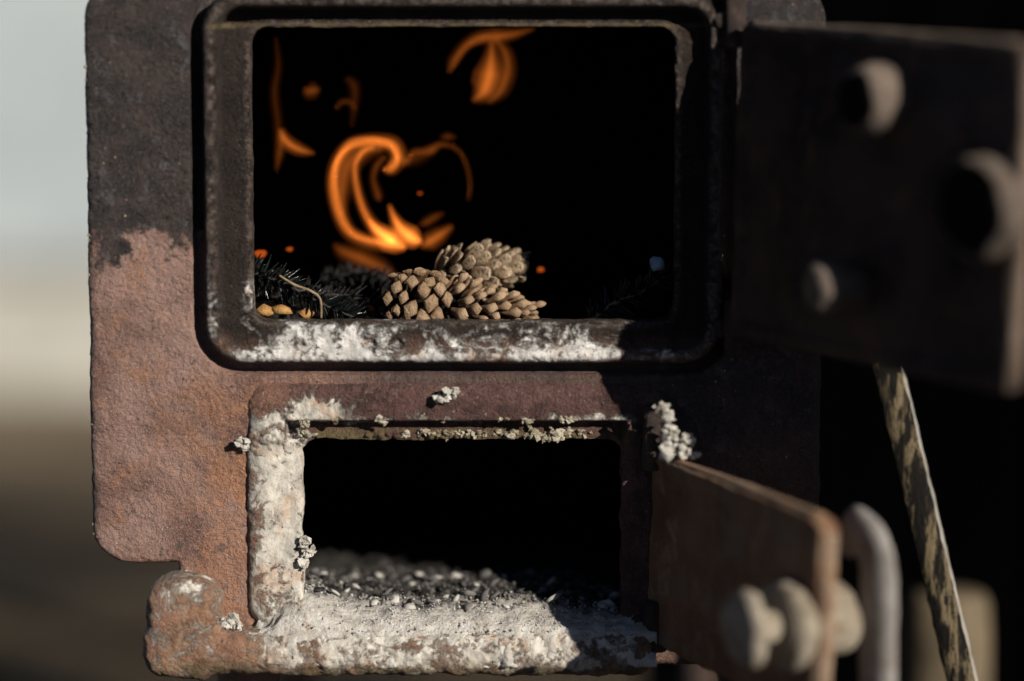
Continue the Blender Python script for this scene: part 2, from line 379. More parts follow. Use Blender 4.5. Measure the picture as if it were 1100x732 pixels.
# ------------------------------------------------------------------ the setting
GZ = -0.45
def mat_ground():
    m = MB('dark_damp_soil'); n1 = m.noise(2.6, 6, 0.65, 0.5); n2 = m.noise(40, 6, 0.7, off=3.0); n3 = m.noise(5, 5, 0.6, off=6.0)
    col = m.mix(m.rng(n1, 0.4, 0.62), (0.012, 0.0085, 0.0055), (0.085, 0.06, 0.036)); col = m.mix(m.rng(n3, 0.5, 0.7, 0, 0.6), col, (0.09, 0.075, 0.055))
    # dusty trodden strip in front of the house
    y = m.xyz()[1]; st = m.rng(m.math('ADD', y, m.math('MULTIPLY', m.math('SUBTRACT', n3, 0.5), 1.2)), 1.9, 2.9)
    col = m.mix(st, col, (0.22, 0.17, 0.115))
    return m.fin(col, 0.95, m.bump(m.math('ADD', n2, n3), 0.02), 0.15)
bm = bmesh.new(); bmesh.ops.create_grid(bm, x_segments=8, y_segments=8, size=600)
gm = bpy.data.meshes.new('ground'); bm.to_mesh(gm); bm.free()
g = obj('ground', gm, mat_ground(), loc=(0, 0, GZ)); tag(g, kind='structure')

def build_house():
    hy = 3.05
    t = thing('house', (-0.6, hy, GZ), 'pale grey rendered house wall far behind the stove, above a white plinth', 'house')
    mw = mat_plain('pale_blue_grey_render', (0.31, 0.35, 0.365), (0.38, 0.42, 0.435), 6, 0.9, 0.002, 0.2)
    mp = mat_plain('whitewashed_plinth', (0.32, 0.31, 0.27), (0.46, 0.45, 0.40), 7, 0.9, 0.003, 0.2)
    ml = mat_plain('grey_ledge_stone', (0.22, 0.22, 0.21), (0.3, 0.3, 0.29), 9, 0.9, 0.003, 0.2)
    obj('plinth', box('plinth', (-3.4, hy, GZ - 0.05), (2.4, hy + 0.3, GZ + 0.195)), mp, t)
    obj('ledge', box('ledge', (-3.4, hy - 0.02, GZ + 0.195), (2.4, hy + 0.3, GZ + 0.225), bev=0.004), ml, t)
    x = -3.4
    for wd in (1.1, 1.35, 3.35):                 # rendered wall in bays with open joints
        obj('wall_bay', box('wall_bay', (x + 0.006, hy + 0.03, GZ + 0.225), (x + wd - 0.006, hy + 0.3, GZ + 2.6)), mw, t); x += wd
    obj('wall_core', box('wall_core', (-3.4, hy + 0.06, GZ + 0.225), (2.4, hy + 0.28, GZ + 2.59)), ml, t)
build_house()

def build_planks():
    t = thing('plank_screen', (0.30, 0.44, GZ), 'dark weathered plank screen behind the stove on the right', 'screen')
    ph = math.radians(50); wd = Vector((math.cos(ph), -math.sin(ph), 0)); nn = Vector((-math.sin(ph), -math.cos(ph), 0))
    st = Vector((0.10, 0.68, 0)); rnd = random.Random(4)
    for i in range(8):
        o0 = st + wd * (i * 0.097); hgt = 1.25 + rnd.uniform(-0.03, 0.03); off = rnd.uniform(0, 0.006)
        me = box('plank', (0, 0, 0), (0.094, 0.02, hgt), bev=0.002)
        o = obj('plank', me, M['plank']); R = Matrix((( wd.x, -nn.x, 0), (wd.y, -nn.y, 0), (0, 0, 1))).to_4x4()
        o.matrix_basis = Matrix.Translation(o0 + nn * off + Vector((0, 0, GZ))) @ R
        o.parent = t; o.matrix_parent_inverse = parent_world(t).inverted()
    for z in (0.25, 1.0):
        me = box('rail', (0, 0.022, z), (0.78, 0.05, z + 0.07)); o = obj('rail', me, M['plank'])
        o.matrix_basis = Matrix.Translation(st + Vector((0, 0, GZ))) @ R
        o.parent = t; o.matrix_parent_inverse = parent_world(t).inverted()
build_planks()

# ------------------------------------------------------------------ the stove
stove = thing('stove', (0, 0.25, GZ), 'old rusty cast iron stove with both its doors standing open', 'stove')
# measured lines of the casting (plate units)
PL, PR = UV(94, 300)[0], UV(884, 300)[0]
PT, PB = UV(95, -22)[1], UV(140, 606)[1]
FL, FR, FT, FB = UV(270, 190)[0], UV(725, 190)[0], UV(500, 29)[1], UV(500, 345)[1]       # fire opening
AL, AR, AT, AB = UV(325, 560)[0], UV(667, 560)[0], UV(500, 472)[1], UV(500, 652)[1]      # ash opening
BW = 51                                                                                  # width of the fire frame
def sd_fire(u, v): return srr(u, v, FL, FT, FR, FB, 18)
def sd_fout(u, v): return srr(u, v, FL - BW, FT - 38, FR + BW, FB + 45, 44)
def sd_ash(u, v): return srr(u, v, AL, AT, AR, AB + 40, 16)
def sd_aout(u, v): return srr(u, v, AL - 60, AT - 64, AR + 48, UV(280, 674)[1], 28)
def wob(u, v, amp, seed): return amp * fbm2(np.atleast_1d(u), np.atleast_1d(v), 0.045, 4, seed)

def plate_sdf(u, v):
    a = srr(u, v, PL, PT, PR, PB, 42)
    b = srr(u, v, UV(191, 620)[0], PT + 200, PR - 96, UV(300, 715)[1], 6)
    s = np.minimum(a, b)
    s = np.maximum(s, -(sd_fout(u, v) + 10)); s = np.maximum(s, -np.maximum(sd_aout(u, v) + 14, v - UV(300, 664)[1]))
    return s + wob(u, v, 1.5, 3.1)
def plate_h(u, v):
    d = -plate_sdf(u, v)
    h = -fillet(d, 9) + 1.5 * fbm2(u, v, 0.02, 5, 1.0) + 1.3 * fbm2(u, v, 0.12, 5, 5.0) + 0.7 * fbm2(u, v, 0.33, 2, 8.0)
    q = sd_fout(u, v); h = h - 17 * sst(-2, 1, q) * sst(15, 8, q)
    so = sst(300, 240, v + 25 * fbm2(u, v, 0.03, 3, 2.0))
    h = h + so * (1.1 * fbm2(u, v, 0.25, 3, 9.0) + 1.6 * np.abs(fbm2(u, v, 0.05, 4, 7.0)))
    return h
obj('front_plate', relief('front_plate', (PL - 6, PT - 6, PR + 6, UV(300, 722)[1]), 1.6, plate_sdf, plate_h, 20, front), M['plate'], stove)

def frame_sdf(u, v): return np.maximum(sd_fout(u, v), -sd_fire(u, v)) + wob(u, v, 1.2, 6.0)
def bead(x, c, hw, h): 
    t = np.clip(np.abs(x - c) / hw, 0, 1); return h * np.sqrt(np.maximum(1 - t ** 2.4, 0))
def fire_ash(u, v):
    lo = sst(FB - 4, FB + 8, v) * sst(FL - 20, FL + 40, u) * sst(FR + 10, FR - 60, u) * sst(FB + 45, FB + 38, v)
    cor = 0.7 * np.exp(-(((u - FL + 3) / 9) ** 2 + ((v - FB + 18) / 28) ** 2))
    lft = 0.42 * sst(FB - 120, FB + 20, v) * (np.exp(-((sd_fout(u, v) + 9) / 9) ** 2))
    a = lo * (0.76 - 0.44 * sst(400, 470, u)) + cor + lft
    return np.clip(a, 0, 1)
def frame_h(u, v):
    so = -sd_fout(u, v); si = sd_fire(u, v)
    low = sst(FB - 6, FB + 6, v)
    h = -7 + bead(so, 9, 10.5, 24) * (so < 20) - 0.7 * fillet(si, 7) + 3 * sst(16, 6, si)
    h = h - 10 * sst(FT + 6, FT - 6, v) * sst(17, 21, so) * sst(2, 5, si)
    h = h * (1 - low) + low * (np.maximum(h, 7 - 0.05 * si) - 0.8 * fillet(si, 8))
    h = h - 0.0 + 1.2 * fbm2(u, v, 0.12, 5, 12.0) + 0.8 * fbm2(u, v, 0.3, 3, 2.0)
    a = fire_ash(u, v)
    h = h + a * sst(-0.15, 0.35, fbm2(u, v, 0.03, 4, 21.0)) * (5 + 3 * fbm2(u, v, 0.1, 4, 8.0)) * (so > 14)
    return h
def frame_wear(u, v):
    so = -sd_fout(u, v); si = sd_fire(u, v)
    return np.clip(np.exp(-((so - 10) / 5) ** 2) + 0.8 * np.exp(-((si - 3) / 3.5) ** 2), 0, 1)
zero = lambda u, v: np.zeros_like(u)
obj('fire_opening_frame', relief('fire_opening_frame', (FL - BW - 6, FT - 46, FR + BW + 6, FB + 52), 1.6, frame_sdf, frame_h, 22, front,
    attrs=dict(ash=fire_ash, wear=frame_wear, rust=lambda u, v: 0.5 * sst(FB + 6, FB + 40, v), olive=lambda u, v: sst(FT + 4, FT - 1, v) * sst(FT - 5, FT - 2, v))), M['frame'], stove)

def af_sdf(u, v): return np.maximum(sd_aout(u, v), -sd_ash(u, v)) + wob(u, v, 2.2, 9.0)
def af_ash(u, v):
    left = sst(AL + 20, AL + 2, u) * sst(AT - 24, AT + 10, v)
    lf2 = left * (0.22 + 0.56 * sst(AL - 54, AL - 24, u))
    top = 0.5 * np.exp(-((u - UV(345, 438)[0]) / 36) ** 2) * np.exp(-((v - UV(345, 438)[1]) / 14) ** 2) * 2
    cor = 0.45 * sst(AL + 20, AL - 40, u) * sst(AT - 60, AT - 20, v)
    crumb = 0.36 * np.exp(-((v - AT + 22) / 8) ** 2)
    return np.clip(lf2 + top + cor + crumb, 0, 1)
def af_h(u, v):
    so = -sd_aout(u, v); si = sd_ash(u, v)
    topb = sst(AT + 8, AT - 2, v)
    top = -10 + 20 * sst(47, 41, so) - 1.1 * fillet(so, 20) + 5 * sst(9, 3, si)
    side = 9 - 9 * sst(16, 60, so) - 0.9 * fillet(so, 14) - 0.7 * fillet(si, 7)
    h = top * topb + side * (1 - topb)
    rough = sst(AT - 11, AT - 5, v) * topb
    h = h + 1.4 * fbm2(u, v, 0.12, 5, 14.0) + rough * 9 * np.abs(fbm2(u, v, 0.09, 4, 3.0))
    h = h + af_ash(u, v) * (0.5 + 1.0 * fbm2(u, v, 0.07, 5, 31.0))
    return h
obj('ash_opening_frame', relief('ash_opening_frame', (AL - 68, AT - 72, AR + 56, UV(280, 682)[1]), 1.6, af_sdf, af_h, 24, front,
    attrs=dict(ash=af_ash, wear=lambda u, v: np.exp(-((-sd_aout(u, v) - 12) / 12) ** 2), rust=lambda u, v: sst(AL + 10, AL - 50, u),
               olive=lambda u, v: sst(AT - 14, AT - 6, v) * sst(AL - 6, AL + 20, u) * sst(AT + 8, AT + 2, v))), M['aframe'], stove)

# base ledge with the rounded lug at its left end, standing proud of the plate
LL, LT, LB = UV(155, 650, -40)[0], UV(200, 622, -40)[1], UV(300, 729, -40)[1]
LBT = UV(420, 686, -40)[1]
def led_sdf(u, v):
    a = srr(u, v, LL, LT, LL + 82, LB, 34); b = srr(u, v, LL, LBT - 4, UV(702, 700, -40)[0], LB, 16)
    k = 16.0; hh = np.clip(0.5 + 0.5 * (b - a) / k, 0, 1); s = b * (1 - hh) + a * hh - k * hh * (1 - hh)
    return s + wob(u, v, 3.0, 15.0)
def led_ash(u, v): return np.clip(0.5 * sst(LL + 70, LL + 170, u) * sst(LB + 6, LB - 22, v) + 0.45 * np.exp(-(((u - LL - 50) / 26) ** 2 + ((v - LT - 12) / 12) ** 2)) + 0.26, 0, 1) * sst(760, 620, u)
def led_h(u, v):
    d = -led_sdf(u, v)
    return 44 - 1.0 * fillet(d, 22) + 2.2 * fbm2(u, v, 0.03, 5, 17.0) + 1.6 * fbm2(u, v, 0.12, 5, 4.0) + led_ash(u, v) * 2.0 * fbm2(u, v, 0.06, 5, 19.0)
obj('base_ledge', relief('base_ledge', (LL - 8, LT - 8, UV(735, 700)[0], LB + 8), 1.8, led_sdf, led_h, 14, front,
    attrs=dict(ash=led_ash, wear=lambda u, v: 0.8 * np.ones_like(u), rust=lambda u, v: sst(0.1, 0.5, fbm2(u, v, 0.02, 4, 41.0)),
               olive=lambda u, v: sst(LB - 26, LB - 4, v))), M['ledge'], stove)

# body behind the plate: shell, firebox lining, floor between fire and ash pan, legs
bl, br, bt, bb = (UV(200, 640)[0] - 550) * S, (PR - 30 - 550) * S, (366 - PT - 12) * S, (366 - UV(300, 690)[1]) * S
y0, y1 = 21 * S, 0.46
obj('side_wall', box('side_wall', (bl, y0, bb), (bl + 0.008, y1, bt)), M['soot_and_shade'], stove)
obj('side_wall', box('side_wall', (br - 0.008, y0, bb), (br, y1, bt)), M['soot_and_shade'], stove)
obj('back_wall', box('back_wall', (bl + 0.008, y1 - 0.008, bb), (br - 0.008, y1, bt)), M['soot_and_shade'], stove)
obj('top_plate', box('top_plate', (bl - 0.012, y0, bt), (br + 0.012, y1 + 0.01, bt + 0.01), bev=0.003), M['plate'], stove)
obj('bottom_plate', box('bottom_plate', (bl - 0.004, y0 - 0.004, bb - 0.01), (br + 0.004, y1 + 0.004, bb)), M['soot_and_shade'], stove)
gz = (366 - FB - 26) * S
obj('grate', box('grate', (bl + 0.008, y0, gz - 0.012), (br - 0.008, y1 - 0.008, gz)), M['soot_and_shade'], stove)
for x in (bl + 0.03, br - 0.02):
    for y in (0.04, y1 - 0.03):
        obj('leg', tube('leg', [(x / S, y / S, (bb - 0.01) / S), (x / S * 1.03, y / S, (bb - 0.12) / S), (x / S * 1.08, y / S, GZ / S)], [38, 28, 34], 12, 0.8), M['plate'], stove)

# hinges on the plate
def knuckle(px, py, d, hgt, r, seed):
    p = W(px, py, d)
    obj('hinge_knuckle', lathe('hinge_knuckle', [(-hgt / 2, r * 0.8), (-hgt / 2 + 2, r), (hgt / 2 - 2, r), (hgt / 2, r * 0.8)], p, (0.001, 0, 1), 24, 0.9, 0.09, seed), M['hinge'], stove)
    q = W(px - 18, py, -4)
    obj('hinge_lug', lathe('hinge_lug', [(-10, r * 0.9), (6, r * 0.95), (-d - 4, r * 0.7)], q, (0.3, -1, 0.001), 20, 1.2, 0.09, seed + 3), M['hinge'], stove)
knuckle(790, 22, -22, 58, 11, 1); knuckle(790, 352, -22, 60, 12, 2)
knuckle(704, 470, -18, 70, 14, 3); knuckle(704, 672, -18, 56, 14, 4)

# ------------------------------------------------------------------ fire door (upper), swung right open
def door_frame(hx, hd, azd, sagd):
    a = math.radians(azd); dr = Vector((math.sin(a), -math.cos(a), 0)); nr = Vector((-math.cos(a), -math.sin(a), 0)); up = Vector((0, 0, 1))
    sg = math.radians(sagd); dd = dr * math.cos(sg) - up * math.sin(sg); uu = up * math.cos(sg) + dr * math.sin(sg)
    return Vector((hx, hd, 0)), dd, nr, uu
def build_fire_door():
    O, D_, N_, U_ = door_frame(UV(788, 200, -22)[0] - 550, -24, 34, 2.2)
    L = 428; zt = W(800, 24, -24)[2]; zb = W(800, 360, -24)[2]
    def place(a, b, h): return tuple((O + D_ * a + U_ * b + N_ * h) * S)
    sd = lambda u, v: srr(u, v, 4, zb, L, zt, 12) + wob(u, v, 1.0, 50.0)
    def hh(u, v):
        d = -sd(u, v)
        return 9 - fillet(d, 5) - 5 * sst(12, 22, d) + 9 * sst(70, 100, d + 26 * fbm2(u, v, 0.012, 4, 39.0)) + 4 * fbm2(u, v, 0.012, 4, 33.0) + 0.7 * fbm2(u, v, 0.1, 4, 3.0)
    dm = relief('fire_door', (-4, zb - 8, L + 8, zt + 8), 3.0, sd, hh, 9, place, cap=True)
    door = obj('fire_door', dm, M['door'], stove)
    # worn rim strips along the top and the free edge
    def strip(pts, r): 
        return tube('rim', [tuple(Vector(place(*p)) / S) for p in pts], [r] * len(pts), 10, 0.9, amp=0.7, nsc=0.07, res=10)
    obj('rim', strip([(16, zt - 3, 2), (L * 0.5, zt - 1, 2), (L - 12, zt - 3, 2)], 6.0), M['dooredge'], door)
    obj('rim', strip([(L - 2, zt - 14, 1), (L, (zt + zb) / 2, 1), (L - 2, zb + 14, 1)], 7.5), M['dooredge'], door)
    def bolt(name, a, py, prof, seed, sq=0, mt='bolt'):
        p = O + D_ * a; z = W(550 + p.x, py, p.y)[2]
        base = O + D_ * a + U_ * (z + a * math.sin(math.radians(2.2)))
        obj(name, lathe(name, prof, base, N_, 40, 4.5, 0.03, seed, sq), M[mt], door)
    bolt('bolt', 240, 106, [(2, 35), (30, 34), (44, 31), (48, 27)], 1)
    bolt('bolt', 388, 222, [(2, 50), (22, 50), (28, 48), (30, 44)], 2)
    bolt('bolt', 205, 306, [(2, 27), (50, 25), (60, 21), (63, 15)], 3)
    bolt('shaded_bolt_face', 240, 106, [(40, 27), (48.6, 26), (49.6, 23)], 1, mt='soot_and_shade')  # black discs paint the shade onto the bolt ends
    bolt('shaded_bolt_face', 388, 222, [(24, 44), (30.6, 43.5), (31.6, 40)], 2, mt='soot_and_shade')
    return door
build_fire_door()

# ------------------------------------------------------------------ ash door (lower), swung towards the camera
def build_ash_door():
    O, D_, N_, U_ = door_frame(UV(708, 560, -18)[0] - 550, -20, 28, 3.2)
    L = 332; zt = W(712, 489, -20)[2]; zb = W(716, 692, -20)[2]
    def place(a, b, h): return tuple((O + D_ * a + U_ * b + N_ * h) * S)
    sd = lambda u, v: srr(u, v, 0, zb, L, zt, 15) + wob(u, v, 1.4, 60.0)
    def hh(u, v):
        d = -sd(u, v)
        return 6 - fillet(d, 5) + 4 * sst(L - 30, L - 20, u) + 3 * sst(12, 3, zt - v) + 2.0 * fbm2(u, v, 0.015, 4, 63.0) + 0.8 * fbm2(u, v, 0.1, 4, 3.0)
    door = obj('ash_door', relief('ash_door', (-6, zb - 8, L + 8, zt + 8), 2.6, sd, hh, 9, place, cap=True), M['adoor'], stove)
    def strip(pts, rr): return tube('rim', [tuple(Vector(place(*q)) / S) for q in pts], [rr] * len(pts), 10, 0.9, amp=0.9, nsc=0.06, res=10)
    obj('rim', strip([(16, zt - 3, 0), (L * 0.5, zt - 1, 0), (L - 14, zt - 2, 0)], 6.5), M['adooredge'], door)
    obj('rim', strip([(L - 2, zt - 14, 0), (L, (zt + zb) / 2, 0), (L - 2, zb + 14, 0)], 8.0), M['adooredge'], door)
    a = 288; p = O + D_ * a; z = W(550 + p.x, 657, p.y)[2]; B = p + U_ * (z + 2)
    obj('washer', lathe('washer', [(7, 40), (10, 46), (22, 47), (28, 40)], B, N_, 44, 5.5, 0.03, 5), M['washer'], door)
    obj('pivot_bolt', lathe('pivot_bolt', [(24, 16), (40, 17), (56, 16), (62, 14)], B, N_, 28, 0.8, 0.06, 6), M['washer'], door)
    obj('washer', lathe('washer', [(58, 34), (63, 40), (70, 39), (74, 30)], B, N_, 44, 5.5, 0.03, 7), M['washer'], door)
    obj('spacer', lathe('spacer', [(-9, 32), (-16, 37), (-44, 37), (-50, 32)], B, N_, 36, 3.0, 0.04, 8), M['washer'], door)
    H = B - N_ * 66
    pts = [H + U_ * 64 - D_ * 26, H + U_ * 88 - D_ * 4, H + U_ * 72 + D_ * 26, H + U_ * 30 + D_ * 36, H - U_ * 40 + D_ * 40, H - U_ * 120 + D_ * 46, H - U_ * 190 + D_ * 50]
    obj('handle', tube('handle', [tuple(q) for q in pts], [14, 24, 27, 29, 29, 27, 24], 18, 0.38, tuple(N_), 1.6, 0.04, 3.0, 8), M['handle'], door)
build_ash_door()

# ------------------------------------------------------------------ ash
def ash_bed():
    us = np.arange(AL - 96, 706, 2.6)
    prof = np.array([(-38, 38), (-44.5, 27), (-45, 14), (-39, 0), (-26, -10), (-6, -19), (30, -28), (90, -30), (200, -24), (420, -10)], float)
    arc = np.concatenate([[0], np.cumsum(np.hypot(*np.diff(prof, axis=0).T))])
    ts = np.concatenate([np.arange(0, 230, 2.6), np.arange(230, arc[-1], 6.0)])
    pd = np.interp(ts, arc, prof[:, 0]); pv = np.interp(ts, arc, prof[:, 1])
    U, T = np.meshgrid(us, ts); D_ = np.repeat(pd[:, None], len(us), 1); V = LBT + np.repeat(pv[:, None], len(us), 1)
    V = V - 16 * np.exp(-((U - AL) / 36) ** 2) * sst(-50, -5, D_) * sst(160, 40, D_) + 16 * sst(560, 700, U) * sst(-40, 60, D_)
    amp = 2.4 + 5.5 * sst(60, 150, T)
    nz = fbm2(U, T, 0.05, 5, 71.0) * amp + np.abs(fbm2(U, T, 0.11, 4, 77.0)) * amp * 0.8 + 0.8 * fbm2(U, T, 0.25, 3, 5.0)
    V = V - nz * sst(0, 40, T)
    fr = sst(60, 30, T); D_ = D_ + fr * (6.5 - 13 * (fbm2(U, T, 0.035, 5, 91.0)) - 3 * fbm2(U, T, 0.15, 4, 33.0))
    D_ = D_ + fr * 22 * (1 - sst(AL - 80, AL - 10, U + 26 * fbm2(U, T, 0.04, 4, 13.0)))
    V = V + (1 - sst(AL - 96, AL - 8, U + 26 * fbm2(U, T, 0.04, 4, 13.0))) * (34 + 20 * sst(80, 120, T))
    V = np.minimum(V, LB - 12)
    verts = [((u - 550) * S, d * S, (366 - v) * S) for u, d, v in zip(U.ravel(), D_.ravel(), V.ravel())]
    r, c = U.shape; faces = [(j * c + i, j * c + i + 1, (j + 1) * c + i + 1, (j + 1) * c + i) for j in range(r - 1) for i in range(c - 1)]
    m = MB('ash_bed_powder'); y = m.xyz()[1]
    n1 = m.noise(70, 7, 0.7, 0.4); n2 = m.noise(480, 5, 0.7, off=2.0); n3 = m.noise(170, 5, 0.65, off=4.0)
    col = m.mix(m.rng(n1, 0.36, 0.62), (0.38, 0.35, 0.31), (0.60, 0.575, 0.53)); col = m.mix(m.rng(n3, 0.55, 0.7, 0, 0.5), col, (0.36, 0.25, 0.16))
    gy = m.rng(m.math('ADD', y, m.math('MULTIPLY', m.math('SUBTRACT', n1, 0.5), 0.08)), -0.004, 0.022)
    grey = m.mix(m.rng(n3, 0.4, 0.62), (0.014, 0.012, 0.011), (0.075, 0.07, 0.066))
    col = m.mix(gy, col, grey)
    mat = m.fin(col, 0.95, m.bump(m.math('ADD', n2, m.math('MULTIPLY', n3, 2.0)), 0.0016), 0.15)
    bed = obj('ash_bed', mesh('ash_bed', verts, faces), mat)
    tag(bed, 'bed of white and grey wood ash spilling from the lower opening onto the ledge', 'ash')
    rnd = random.Random(11)
    # flakes that can be told apart
    fl = [lump('ash_flake', 1, 80 + k * 3.7, 1, 0.7, (1, 0.85, 0.3), 1.5) for k in range(6)]
    for k, me in enumerate(fl): me.materials.append([M['greyash'], M['ash'], M['char']][k % 3])
    def zat(u, d):
        i = int(np.clip(np.searchsorted(us, u), 0, len(us) - 1)); j = int(np.argmin(np.abs(pd[20:] - d))) + 20; return (366 - V[j, i])
    for k in range(120):
        d = rnd.uniform(6, 190) if k > 20 else rnd.uniform(10, 60); u = rnd.uniform(AL + 2, 690)
        r = rnd.uniform(4.5, 9.5) * (1.4 if rnd.random() < 0.2 else 1)
        o = obj('ash_flake', fl[rnd.choice([0, 0, 1, 2, 3, 4, 5])], None, bed, P3(u - 550, d, zat(u, d) + r * 0.25))
        o.rotation_euler = (rnd.uniform(-.7, .7), rnd.uniform(-.7, .7), rnd.uniform(0, 6.28)); o.scale = (r, r, r)
    # crumbs too small to pick apart
    for (n, d0, d1, r0, r1, mt) in ((900, -36, 40, 0.6, 1.9, 'ash'), (1500, 8, 180, 0.9, 3.0, 'greyash')):
        cv = []; cf = []
        for k in range(n):
            d = rnd.uniform(d0, d1); u = rnd.uniform(AL - 10, 700); r = rnd.uniform(r0, r1)
            c0 = Vector((u - 550, d, zat(u, d) + r * 0.2)); i0 = len(cv)
            for q in ((1, 0, 0), (-1, 0, 0), (0, 1, 0), (0, -1, 0), (0, 0, 1), (0, 0, -1)):
                cv.append((c0 + Vector(q) * r * rnd.uniform(0.5, 1.3)) * S)
            for f in ((0, 2, 4), (2, 1, 4), (1, 3, 4), (3, 0, 4), (2, 0, 5), (1, 2, 5), (3, 1, 5), (0, 3, 5)): cf.append([i0 + x for x in f])
        tag(obj('ash_crumbs', mesh('ash_crumbs', cv, cf, False), M[mt], bed), kind='stuff')
ash_bed()

def crumble(vs, fs, c, r, n, rnd, flat=1.0):
    for k in range(n):
        q = Vector((rnd.gauss(0, .36), rnd.gauss(0, .36) * flat, rnd.gauss(0, .36))) * r; b = r * rnd.uniform(0.2, 0.62); sd = rnd.uniform(0, 90)
        sc = (rnd.uniform(.6, 1.4), rnd.uniform(.6, 1.3), rnd.uniform(.5, 1.2)); i0 = len(vs)
        bm = bmesh.new(); bmesh.ops.create_icosphere(bm, subdivisions=1, radius=1)
        for v in bm.verts: vs.append((c + q + Vector((v.co.x * sc[0], v.co.y * sc[1], v.co.z * sc[2])) * b * (1 + 1.1 * fb(v.co, 1.9, 5, sd))) * S)
        for f in bm.faces: fs.append([i0 + x.index for x in f.verts])
        bm.free()
def ash_lump(spots, label, loc_px, d):
    vs = []; fs = []; rnd = random.Random(int(loc_px[0]))
    for (dx, dy, r, sd) in spots: crumble(vs, fs, Vector((dx, 0, -dy)), r * 0.95, 18, rnd)
    o = obj('ash_lump', mesh('ash_lump', vs, fs, False), M['lump'], None, WP(*loc_px, d))
    tag(o, label, 'ash', 'lumps of ash stuck to the stove'); return o
ash_lump([(0, 0, 8, 3.1), (4, 5, 5, 8.2)], 'small white ash lump stuck left of the lower opening frame, near its top corner', (259, 475), -8)
ash_lump([(0, -8, 7, 1.1), (2, 4, 9, 2.2), (-2, 14, 7, 5.0)], 'white ash lump sticking into the lower opening from its left edge', (328, 590), -4)
ash_lump([(0, -36, 8, 4.0), (5, -28, 9, 5.5), (10, -14, 10, 6.6), (26, -4, 8, 7.7), (8, 4, 12, 9.1), (22, 8, 9, 1.9), (34, 14, 6, 2.9), (2, 12, 9, 6.1)], 'crumbly pale ash clump on top of the ash door hinge', (712, 476), -60)
ash_lump([(0, 0, 5, 4.4)], 'round white ash crumb on the right of the ash bed', (611, 672), -6)
ash_lump([(0, 0, 8, 6.4), (-9, 5, 6, 3.0), (8, -4, 5, 2.0)], 'white ash crumbs on the ridge between the two openings', (482, 424), -14)
ash_lump([(0, 0, 10, 7.4), (-14, 3, 8, 3.3), (9, 6, 7, 1.3)], 'white ash lump in the corner beside the rounded ledge lug', (246, 668), -24)
def crust():
    rnd = random.Random(21); vs = []; fs = []
    def blob(u, v, h, r):
        c0 = Vector((u - 550, -h, 366 - v)); i0 = len(vs); bm = bmesh.new(); bmesh.ops.create_icosphere(bm, subdivisions=2, radius=1); sd = rnd.uniform(0, 50)
        for q in bm.verts: vs.append((c0 + q.co * r * (1 + 0.6 * fb(q.co, 1.5, 4, sd))) * S)
        for f in bm.faces: fs.append([i0 + q.index for q in f.verts])
        bm.free()
    for k in range(95):                                   # along the lip over the ash opening and under the ridge
        u = rnd.uniform(AL - 4, AR - 6); dens = fb((u, 0, 0), 0.02, 3, 4.0)
        if dens < 0.0 and rnd.random() < 0.75: continue
        r_ = abs(rnd.gauss(0, 3.0)) + 2.0
        if rnd.random() < 0.6: crumble(vs, fs, Vector((u - 550, rnd.uniform(0, 5), 366 - AT + 5 + rnd.gauss(0, 2))), r_, 9, rnd, 0.6)
        else: crumble(vs, fs, Vector((u - 550, -9, 366 - AT + 23 + rnd.gauss(0, 3))), r_ * 0.9, 8, rnd, 0.4)
    for k in range(70): blob(PL + abs(rnd.gauss(0, 2)) + 1, rnd.uniform(PT + 40, PB - 30), rnd.uniform(-9, -3), rnd.uniform(0.7, 1.9))
    tag(obj('ash_crust', mesh('ash_crust', vs, fs, False), M['ashd'], stove), kind='stuff')
crust()

# ------------------------------------------------------------------ pine cones
def scale_mesh(name, L, wd, th, knob, curl, papery=False, seed=0.0):
    secs = [(0.0, 0.3, 0.35), (0.35, 0.5, 0.42), (0.64, 0.74, 0.6), (0.80, 1.0, knob), (0.90, 0.95, knob * 0.95), (0.97, 0.55, knob * 0.6), (1.02, 0.16, knob * 0.2)]
    if papery: secs = [(0.0, 0.25, 0.4), (0.35, 0.6, 0.4), (0.65, 0.95, 0.45), (0.85, 0.95, 0.6), (0.96, 0.6, 0.6), (1.0, 0.2, 0.3)]
    vs = []; fs = []; seg = 8
    for (x, w_, t_) in secs:
        for k in range(seg):
            a = 2 * math.pi * k / seg; dm = 1.0 if k % 2 == 0 else (0.80 if not papery else 0.95)
            yy = math.cos(a) * wd * w_ * dm; zz = math.sin(a) * th * t_ * dm + curl * x * x - (0.35 * abs(yy) if papery else 0)
            q = Vector((x * L, yy, zz)); wv = 0.16 if papery else 0.13
            q = q + Vector((fb(q, 0.12, 3, seed), fb(q, 0.12, 3, seed + 4), fb(q, 0.12, 3, seed + 9))) * wd * wv * (0.3 + x)
            vs.append(q)
    for i in range(len(secs) - 1):
        for k in range(seg): fs.append((i * seg + k, i * seg + (k + 1) % seg, (i + 1) * seg + (k + 1) % seg, (i + 1) * seg + k))
    fs.append(tuple(reversed(range(seg)))); fs.append(tuple((len(secs) - 1) * seg + k for k in range(seg)))
    return mesh(name, [Vector(v) * S for v in vs], fs)
